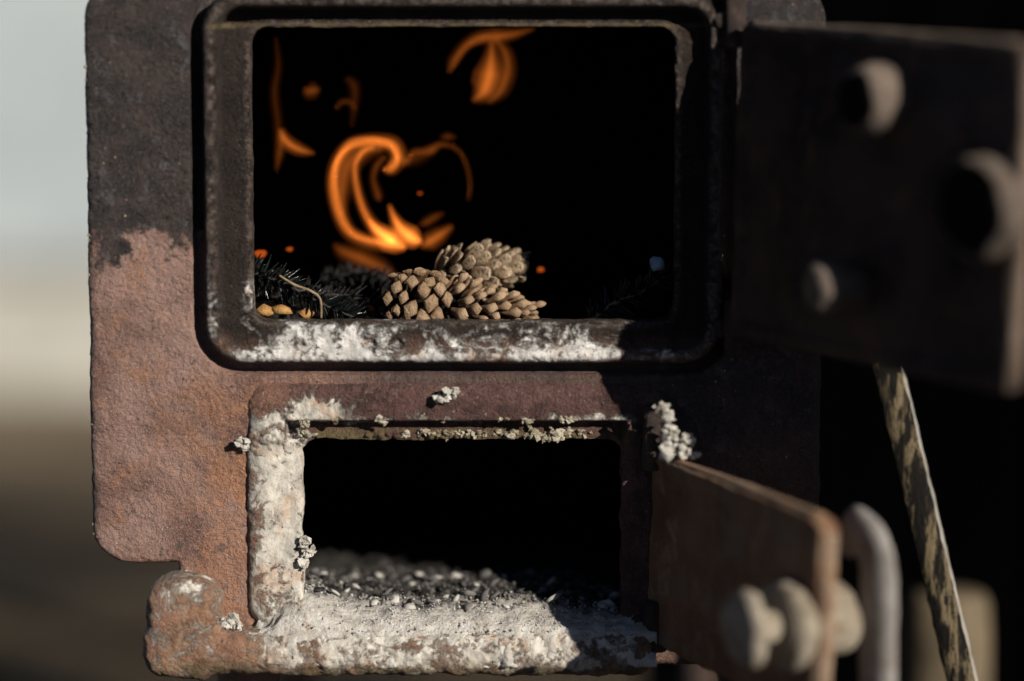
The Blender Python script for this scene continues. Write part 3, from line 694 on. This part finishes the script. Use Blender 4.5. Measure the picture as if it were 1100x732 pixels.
def mat_scale(name, L, tip, mid, root, spots):
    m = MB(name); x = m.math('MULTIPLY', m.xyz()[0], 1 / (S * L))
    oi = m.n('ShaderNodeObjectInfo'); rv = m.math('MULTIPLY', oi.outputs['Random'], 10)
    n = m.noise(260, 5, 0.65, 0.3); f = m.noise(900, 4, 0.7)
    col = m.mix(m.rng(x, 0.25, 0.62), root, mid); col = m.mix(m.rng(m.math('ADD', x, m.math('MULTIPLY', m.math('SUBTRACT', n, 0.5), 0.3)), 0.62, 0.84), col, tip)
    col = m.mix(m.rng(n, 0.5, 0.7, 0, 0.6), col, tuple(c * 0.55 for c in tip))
    col = m.mix(m.math('MULTIPLY', oi.outputs['Random'], 0.45), col, mid)
    if spots: col = m.mix(m.rng(m.noise(600, 5, 0.75, off=2.0), 0.52, 0.57, 0, 0.9), col, (0.06, 0.04, 0.025))
    return m.fin(col, 0.7, m.bump(m.math('ADD', n, m.math('MULTIPLY', f, 0.6)), 0.002), 0.3)
def pine_cone(center, axis, hl, R, n, me, mats, label, prof, tilt0, tilt1, rootk, seed, size, jit):
    rnd = random.Random(seed); axis = Vector(axis).normalized(); c = Vector(center)
    root = thing('pine_cone', c * S, label, 'pine cone')
    a = axis.cross(Vector((0, 0, 1))).normalized(); b = axis.cross(a)
    obj('core', tube('core', [c - axis * hl * 0.95, c - axis * hl * 0.3, c + axis * hl * 0.4, c + axis * hl * 0.92], [R * 0.2, R * 0.34, R * 0.28, R * 0.1], 12), M['soot_and_shade'], root)
    for i in range(n):
        t = (i + 0.5) / n; th = i * 2.399963 + rnd.uniform(-.07, .07)
        rd = a * math.cos(th) + b * math.sin(th)
        tl = math.radians(tilt0 * (1 - t) + tilt1 * t + rnd.uniform(-jit, jit))
        X = rd * math.cos(tl) + axis * math.sin(tl); Y = axis.cross(rd).normalized(); Z = X.cross(Y)
        r = R * prof(t)
        k = size(t) * rnd.uniform(0.84, 1.14)
        pos = c + axis * hl * (2 * t - 1) * 0.9 + rd * r * rootk
        half = len(me) // 2 if len(me) > 4 else len(me)
        o = obj('scale', me[rnd.randrange(half) + (half if len(me) > 4 and t + rnd.uniform(-.06, .06) > 0.42 else 0)], mats, root)
        m4 = Matrix((X, Y, Z)).transposed().to_4x4() @ Matrix.Rotation(rnd.uniform(-.35, .35), 4, 'X') @ Matrix.Diagonal((k, k * rnd.uniform(.9, 1.1), k, 1))
        m4.translation = pos * S
        o.matrix_basis = m4
    return root
sA = [scale_mesh('cone_scale', 25, 9.4 + k, 7.4, 1.0, 2.0 + 2 * (k % 2), False, 3.3 * k) for k in range(3)] \
   + [scale_mesh('slender_cone_scale', 31, 5.6 + 0.5 * k, 4.6, 1.0, 5.0, False, 2.3 * k) for k in range(3)]
for me in sA[:3]: me.polygons.foreach_set('use_smooth', [False] * len(me.polygons))
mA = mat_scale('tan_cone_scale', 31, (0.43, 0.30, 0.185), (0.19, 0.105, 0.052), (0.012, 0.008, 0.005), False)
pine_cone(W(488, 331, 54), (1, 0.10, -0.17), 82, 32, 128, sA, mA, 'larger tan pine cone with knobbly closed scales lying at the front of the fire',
          lambda t: (0.62 + 0.38 * math.sin(math.pi * min(1.0, 0.25 + t))) if t < 0.75 else 0.85 - 1.4 * (t - 0.75), -12, 60, 0.36, 3, lambda t: (0.75 + 0.5 * min(t * 2.5, 0.6)) if t < 0.45 else 1.0 - 0.5 * max(0, t - 0.7), 6)
sB = [scale_mesh('open_cone_scale', 29, 7.6, 2.2, 0.8, 7.0 + 2 * (k % 3), True, 5.1 * k) for k in range(4)]
mB = mat_scale('pale_papery_cone_scale', 31, (0.56, 0.43, 0.29), (0.34, 0.23, 0.13), (0.06, 0.036, 0.02), True)
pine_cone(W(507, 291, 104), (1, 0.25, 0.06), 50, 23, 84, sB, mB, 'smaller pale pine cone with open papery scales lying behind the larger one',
          lambda t: math.sin(math.pi * (0.2 + 0.72 * t)) ** 0.8, 2, 50, 0.28, 8, lambda t: 0.82 + 0.25 * math.sin(math.pi * t), 11)

# ------------------------------------------------------------------ fuel bed: twigs, chips, embers
def needle_twig(name, stem_pts, label, n, ln, seed, mat, smat, spread=1.0, wdt=1.5):
    rnd = random.Random(seed); P = [Vector(W(*p)) for p in stem_pts]
    root = thing(name, P[0] * S, label, 'twig')
    obj('stem', tube('stem', P, [3.0] + [2.4] * (len(P) - 2) + [1.2], 8, amp=0.5, nsc=0.1), smat, root)
    vs = []; fs = []
    for k in range(n):
        t = rnd.uniform(0, len(P) - 1.001); i = int(t); f = t - i
        p = P[i].lerp(P[i + 1], f); tg = (P[i + 1] - P[i]).normalized()
        rd = Vector((rnd.gauss(0, 1), rnd.gauss(0, 1), rnd.gauss(0.3, 1))); rd = (rd - tg * rd.dot(tg)).normalized()
        d = (rd * spread + tg * rnd.uniform(0.2, 0.9)).normalized(); l = ln * rnd.uniform(0.6, 1.2)
        s1 = d.cross(Vector((rnd.random(), rnd.random(), 1))).normalized(); s2 = d.cross(s1); w_ = wdt * rnd.uniform(.8, 1.3); i0 = len(vs)
        bend = Vector((0, 0, -1)) * l * rnd.uniform(-0.1, 0.25)
        for (q, ww, bd) in ((0, .6, 0), (.5, 1, .3), (.97, .35, 1)):
            c = p + d * l * q + bend * bd
            vs += [(c + s1 * w_ * ww) * S, (c - s1 * w_ * ww) * S, (c + s2 * w_ * 0.45 * ww) * S]
        for j in (0, 3):
            for e in range(3): fs.append((i0 + j + e, i0 + j + (e + 1) % 3, i0 + j + 3 + (e + 1) % 3, i0 + j + 3 + e))
    tag(obj('needles', mesh('needles', vs, fs), mat, root), kind='stuff')
    return root
needle_twig('needle_twig', [(262, 292, 60), (300, 302, 48), (345, 326, 44), (392, 346, 40)], 'dark glossy needle twig in the left corner of the fire opening', 260, 22, 5, M['needles'], M['char'], 1.0, 2.0)
needle_twig('needle_twig', [(270, 322, 90), (320, 318, 84), (372, 318, 80), (410, 332, 70)], 'charred needle twig just left of the large pine cone', 190, 22, 6, M['char'], M['char'])
needle_twig('needle_twig', [(345, 300, 150), (385, 292, 150), (412, 300, 140), (440, 318, 130)], 'burnt spiky twig silhouetted against the low flame behind the cones', 170, 17, 7, M['char'], M['char'], 1.2)
needle_twig('needle_twig', [(632, 346, 60), (660, 326, 66), (690, 312, 74), (718, 296, 84)], 'dim bluish needle twig in the right corner of the fire opening', 170, 24, 9, M['needles'], M['stem'])
st = tube('bent_stem', [W(300, 296, 26), W(316, 306, 24), W(334, 313, 22), W(344, 322, 20), W(345, 342, 20)], [1.2, 1.6, 1.6, 1.4, 1.2], 8)
tag(obj('bent_stem', st, M['stem']), 'thin bent pale stem lying over the dark needles on the left', 'twig')
rnd = random.Random(2)
for i, (px, py, d, r, lb) in enumerate([(284, 334, 30, 8, 'leftmost orange wood chip under the dark needle twig'), (303, 333, 30, 10, 'larger orange wood chip between two others under the needle twig'), (330, 338, 34, 7, 'rightmost small orange wood chip under the dark needle twig')]):
    o = obj('wood_chip', lump('wood_chip', r, 40 + i * 3.3, 1, 0.9, (1.4, 0.8, 0.7), 2.0), M['chip'], None, WP(px, py, d)); tag(o, lb, 'wood chip', 'orange wood chips')
for i, (px, py, d, r, lb) in enumerate([(600, 362, 90, 22, 'black charcoal lump right of the pine cones'), (660, 358, 130, 34, 'black charcoal lump in the right corner of the fire'),
        (390, 352, 130, 34, 'black charcoal lump behind the charred twig'), (300, 352, 130, 30, 'black charcoal lump in the left corner of the fire'), (470, 364, 190, 36, 'black charcoal lump behind the pine cones'), (560, 364, 190, 30, 'black charcoal lump behind the right end of the cones')]):
    o = obj('charcoal_lump', lump('charcoal_lump', r, 60 + i * 2.1, 3, 0.5, (1.4, 1, 0.7)), M['char'], None, WP(px, py, d)); tag(o, lb, 'charcoal', 'charcoal lumps in the fire')
bc = mat_plain('pale_blue_flake', (0.22, 0.30, 0.36), (0.34, 0.44, 0.5), 200, 0.5)
o = obj('bark_flake', lump('bark_flake', 9, 91.0, 2, 0.5, (0.9, 0.35, 0.9)), bc, None, WP(706, 284, 46)); tag(o, 'small pale blue flake near the right edge of the fire opening', 'flake')

# ------------------------------------------------------------------ flames (glowing gas: emission inside thin closed volumes)
FC = (1.0, 0.235, 0.032)
FS = dict(dim=12, low=44, mid=140, bright=430)
FMC = {}
def fmat(k):
    k = round(k, 1)
    if k not in FMC: FMC[k] = mat_flame('flame_gas', FC, k)
    return FMC[k]
def flame(label, base, tongues):
    t = thing('flame', WP(*base), label, 'flame', 'flames in the firebox')
    rnd = random.Random(len(label) * 7 + int(base[0]))
    def one(name, P, R, k, par, fl):
        return obj(name, tube(name, P, R, 14, fl, (0, 1, 0), res=8), fmat(k), par)
    for (mk, d, pts, fl) in tongues:
        k = FS[mk]; P = [Vector(W(p[0], p[1], d)) for p in pts]; R = [p[2] for p in pts]
        tg = one('tongue', P, [a * 0.8 for a in R], k * 0.26, t, fl)
        one('glow', P, [a * 1.35 + 1.0 for a in R], k * 0.09, tg, fl)
        one('core', P, [max(a * 0.36, 0.4) for a in R], k * 0.8, tg, fl)
        if len(P) >= 7 and mk != 'dim':
            for q in range(7):                       # fine bright strands inside the tongue
                ph = rnd.uniform(0, 6.28); f = rnd.uniform(0.35, 1.0)
                Q = [p + Vector((math.cos(ph + i * 0.22), 0.4 * math.sin(ph * 2), math.sin(ph + i * 0.22))) * R[i] * f for i, p in enumerate(P)]
                one('strand', Q, [max(a * rnd.uniform(0.10, 0.26), 0.3) for a in R], k * 0.95, tg, 1.0)
    return t
flame('bright curling flame like half a heart left of centre in the fire opening', (430, 262, 190), [
    ('mid', 190, [(424, 262, 6), (409, 262, 6.5), (390, 258, 6), (374, 248, 6), (364, 226, 6.5), (359, 198, 6.5), (363, 175, 6.5), (376, 158, 6.5), (392, 153, 6.5), (410, 153, 7), (423, 157, 7.5), (428, 170, 7), (420, 181, 6), (412, 182, 2)], 0.8),
    ('low', 196, [(368, 230, 3), (368, 205, 9), (374, 178, 11), (392, 163, 9), (410, 160, 5)], 0.7),
    ('mid', 186, [(424, 259, 8), (404, 246, 6), (391, 226, 4.5), (383, 200, 4), (382, 178, 3.5), (390, 163, 4), (402, 158, 3)], 0.9),
    ('low', 186, [(407, 216, 2), (406, 210, 4.5), (401, 192, 3.2), (405, 178, 4), (414, 168, 3)], 0.9),
    ('bright', 184, [(436, 267, 2), (428, 263, 8), (418, 257, 10.5), (405, 247, 6), (396, 236, 1)], 0.8),
    ('bright', 182, [(453, 260, 2), (447, 258, 7.5), (440, 254, 9.5), (430, 245, 6.5), (423, 233, 3.4), (418, 220, 1)], 0.9),
])
flame('faint thin looping flame right of the bright curl', (500, 210, 210), [
    ('low', 210, [(430, 168, 3), (436, 174, 3.5), (444, 164, 3), (455, 163, 3.5), (463, 161, 4.5), (472, 156, 3.0), (484, 157, 2.0), (495, 165, 1.8), (502, 181, 1.8), (505, 200, 1.6), (503, 215, 1)], 1.0),
    ('dim', 214, [(432, 178, 3), (446, 170, 8), (458, 166, 6), (470, 160, 2)], 0.8),
    ('low', 214, [(473, 148, 1), (481, 147, 4), (490, 148, 1)], 0.8)])
flame('short orange flames licking up just above the pine cones', (460, 262, 200), [
    ('low', 200, [(450, 242, 1), (458, 239, 4.5), (468, 233, 4), (477, 229, 1)], 0.9),
    ('mid', 200, [(452, 266, 1), (461, 260, 8), (472, 253, 7), (486, 243, 2)], 0.6)])
flame('low orange flame glowing behind the burnt spiky twig', (390, 285, 220), [
    ('low', 220, [(358, 262, 1), (368, 270, 7), (388, 278, 10), (410, 288, 8), (426, 298, 2)], 0.8)])
flame('orange flame drifting at the top of the fire opening', (525, 100, 210), [
    ('low', 210, [(482, 78, 1.5), (487, 66, 5), (499, 50, 5), (514, 41, 6), (532, 40, 7), (552, 37, 5), (574, 31, 1)], 0.8),
    ('mid', 206, [(528, 44, 2), (528, 60, 7), (526, 80, 14), (521, 96, 13), (514, 104, 7), (507, 109, 1)], 0.42),
    ('low', 204, [(532, 42, 3), (543, 58, 7), (545, 78, 8), (538, 98, 7), (524, 111, 2)], 0.7)])
flame('narrow orange flame at the left side of the fire opening', (300, 170, 180), [
    ('dim', 180, [(296, 40, 2), (299, 70, 4), (295, 100, 5), (299, 140, 5), (296, 185, 1)], 0.9),
    ('mid', 178, [(300, 138, 1), (304, 147, 5), (311, 155, 6), (320, 160, 5.5), (329, 163, 4), (338, 165, 1)], 0.8),
    ('low', 181, [(297, 184, 1), (300, 168, 4), (303, 152, 5), (305, 138, 2)], 0.8)])
flame('small dim flames between the left flame and the bright curl', (350, 110, 220), [
    ('low', 220, [(326, 95, 1), (331, 98, 7), (338, 97, 7), (344, 96, 1)], 0.7),
    ('low', 220, [(361, 117, 1.5), (367, 110, 2.4), (376, 110, 2.4), (382, 118, 1.5)], 1.0),
    ('dim', 222, [(372, 84, 3), (380, 92, 6), (381, 108, 5), (378, 135, 2)], 0.9)])
EM = bpy.data.materials.new('glowing_ember'); EM.use_nodes = True
e = EM.node_tree.nodes; e.clear(); eo = e.new('ShaderNodeOutputMaterial'); ee = e.new('ShaderNodeEmission'); ee.inputs[0].default_value = (1, 0.16, 0.02, 1); ee.inputs[1].default_value = 0.35
EM.node_tree.links.new(ee.outputs[0], eo.inputs[0])
for i, (px, py, d, r, lb) in enumerate([(451, 208, 180, 2.2, 'tiny spark inside the faint looping flame'), (581, 290, 150, 3.5, 'small red ember right of the pale pine cone'), (280, 273, 120, 6, 'orange ember at the left edge of the fire'), (311, 268, 140, 3, 'faint red ember right of the left edge ember')]):
    o = obj('ember', lump('ember', r, 20 + i * 5.1, 2, 0.5, (1.2, 1, 0.7)), EM, None, WP(px, py, d)); tag(o, lb, 'ember', 'embers in the fire')

# ------------------------------------------------------------------ stick and log beside the stove
def build_stick():
    A = Vector(W(946, 360, 110)); B = Vector(W(1034, 732, 60)); dr = (B - A).normalized()
    k = (GZ / S - A.z) / dr.z; C = A + dr * k; T = A - dr * 60
    t = thing('wooden_stick', C * S, 'split wooden stick with mottled bark leaning beside the stove', 'stick')
    sx = Vector((1, 0, 0)); sx = (sx - dr * sx.dot(dr)).normalized(); sy = dr.cross(sx)
    if sy.y > 0: sy = -sy
    def prism(name, x0, x1, y0_, y1_, mat, amp, seed):
        n = 170; vs = []; fs = []; cs = [(x0, y0_), ((x0 + x1) / 2, y0_ - 1), (x1, y0_), (x1, (y0_ + y1_) / 2), (x1, y1_), ((x0 + x1) / 2, y1_), (x0, y1_), (x0, (y0_ + y1_) / 2)]
        Lh = (C - T).length
        for i in range(n + 1):
            p = T + dr * Lh * i / n
            for (a, b) in cs:
                q = p + sx * a + sy * (-b); q = q + (sx * fb(q, 0.05, 4, seed) + sy * fb(q, 0.05, 4, seed + 5)) * amp
                vs.append(q * S)
        for i in range(n):
            for j in range(8): fs.append((i * 8 + j, i * 8 + (j + 1) % 8, (i + 1) * 8 + (j + 1) % 8, (i + 1) * 8 + j))
        fs.append(tuple(range(8))); fs.append(tuple(n * 8 + j for j in range(8)))
        obj(name, mesh(name, vs, fs), mat, t)
    prism('bark', -17, 13, -9, 2, M['bark'], 1.4, 3.0)
    prism('split_wood', -12, 17, 2, 26, M['split'], 0.9, 9.0)
build_stick()
def build_log():
    p = W(1018, 636, 600); x, y = p[0] * S, 600 * S
    t = thing('log', (x, y, GZ), 'pale barkless log standing upright behind the leaning stick', 'log')
    zt = p[2]; n = 26
    prof = [(GZ / S, 60), (GZ / S + 120, 58), (zt - 60, 56), (zt - 12, 54), (zt, 47)]
    obj('trunk', lathe('trunk', [(z, r) for z, r in prof], (p[0], 600, 0), (0.001, 0, 1), 40, 6.0, 0.012, 6.0), M['logw'], t)
build_log()

# unseen post added right of the frame to shade the stove front
def build_shade_post():
    cx, cy = (1205 - 550) * S, -420 * S
    t = thing('added_shade_post', (cx, cy, GZ), 'added square wooden post right of the stove, out of view, shading its front', 'post')
    o = obj('shaft', box('shaft', (-0.042, -0.042, 0), (0.042, 0.042, 0.60), bev=0.006), M['logw'], t)
    o.matrix_basis = Matrix.Translation((cx, cy, GZ)) @ Matrix.Rotation(math.radians(41), 4, 'Z')
build_shade_post()
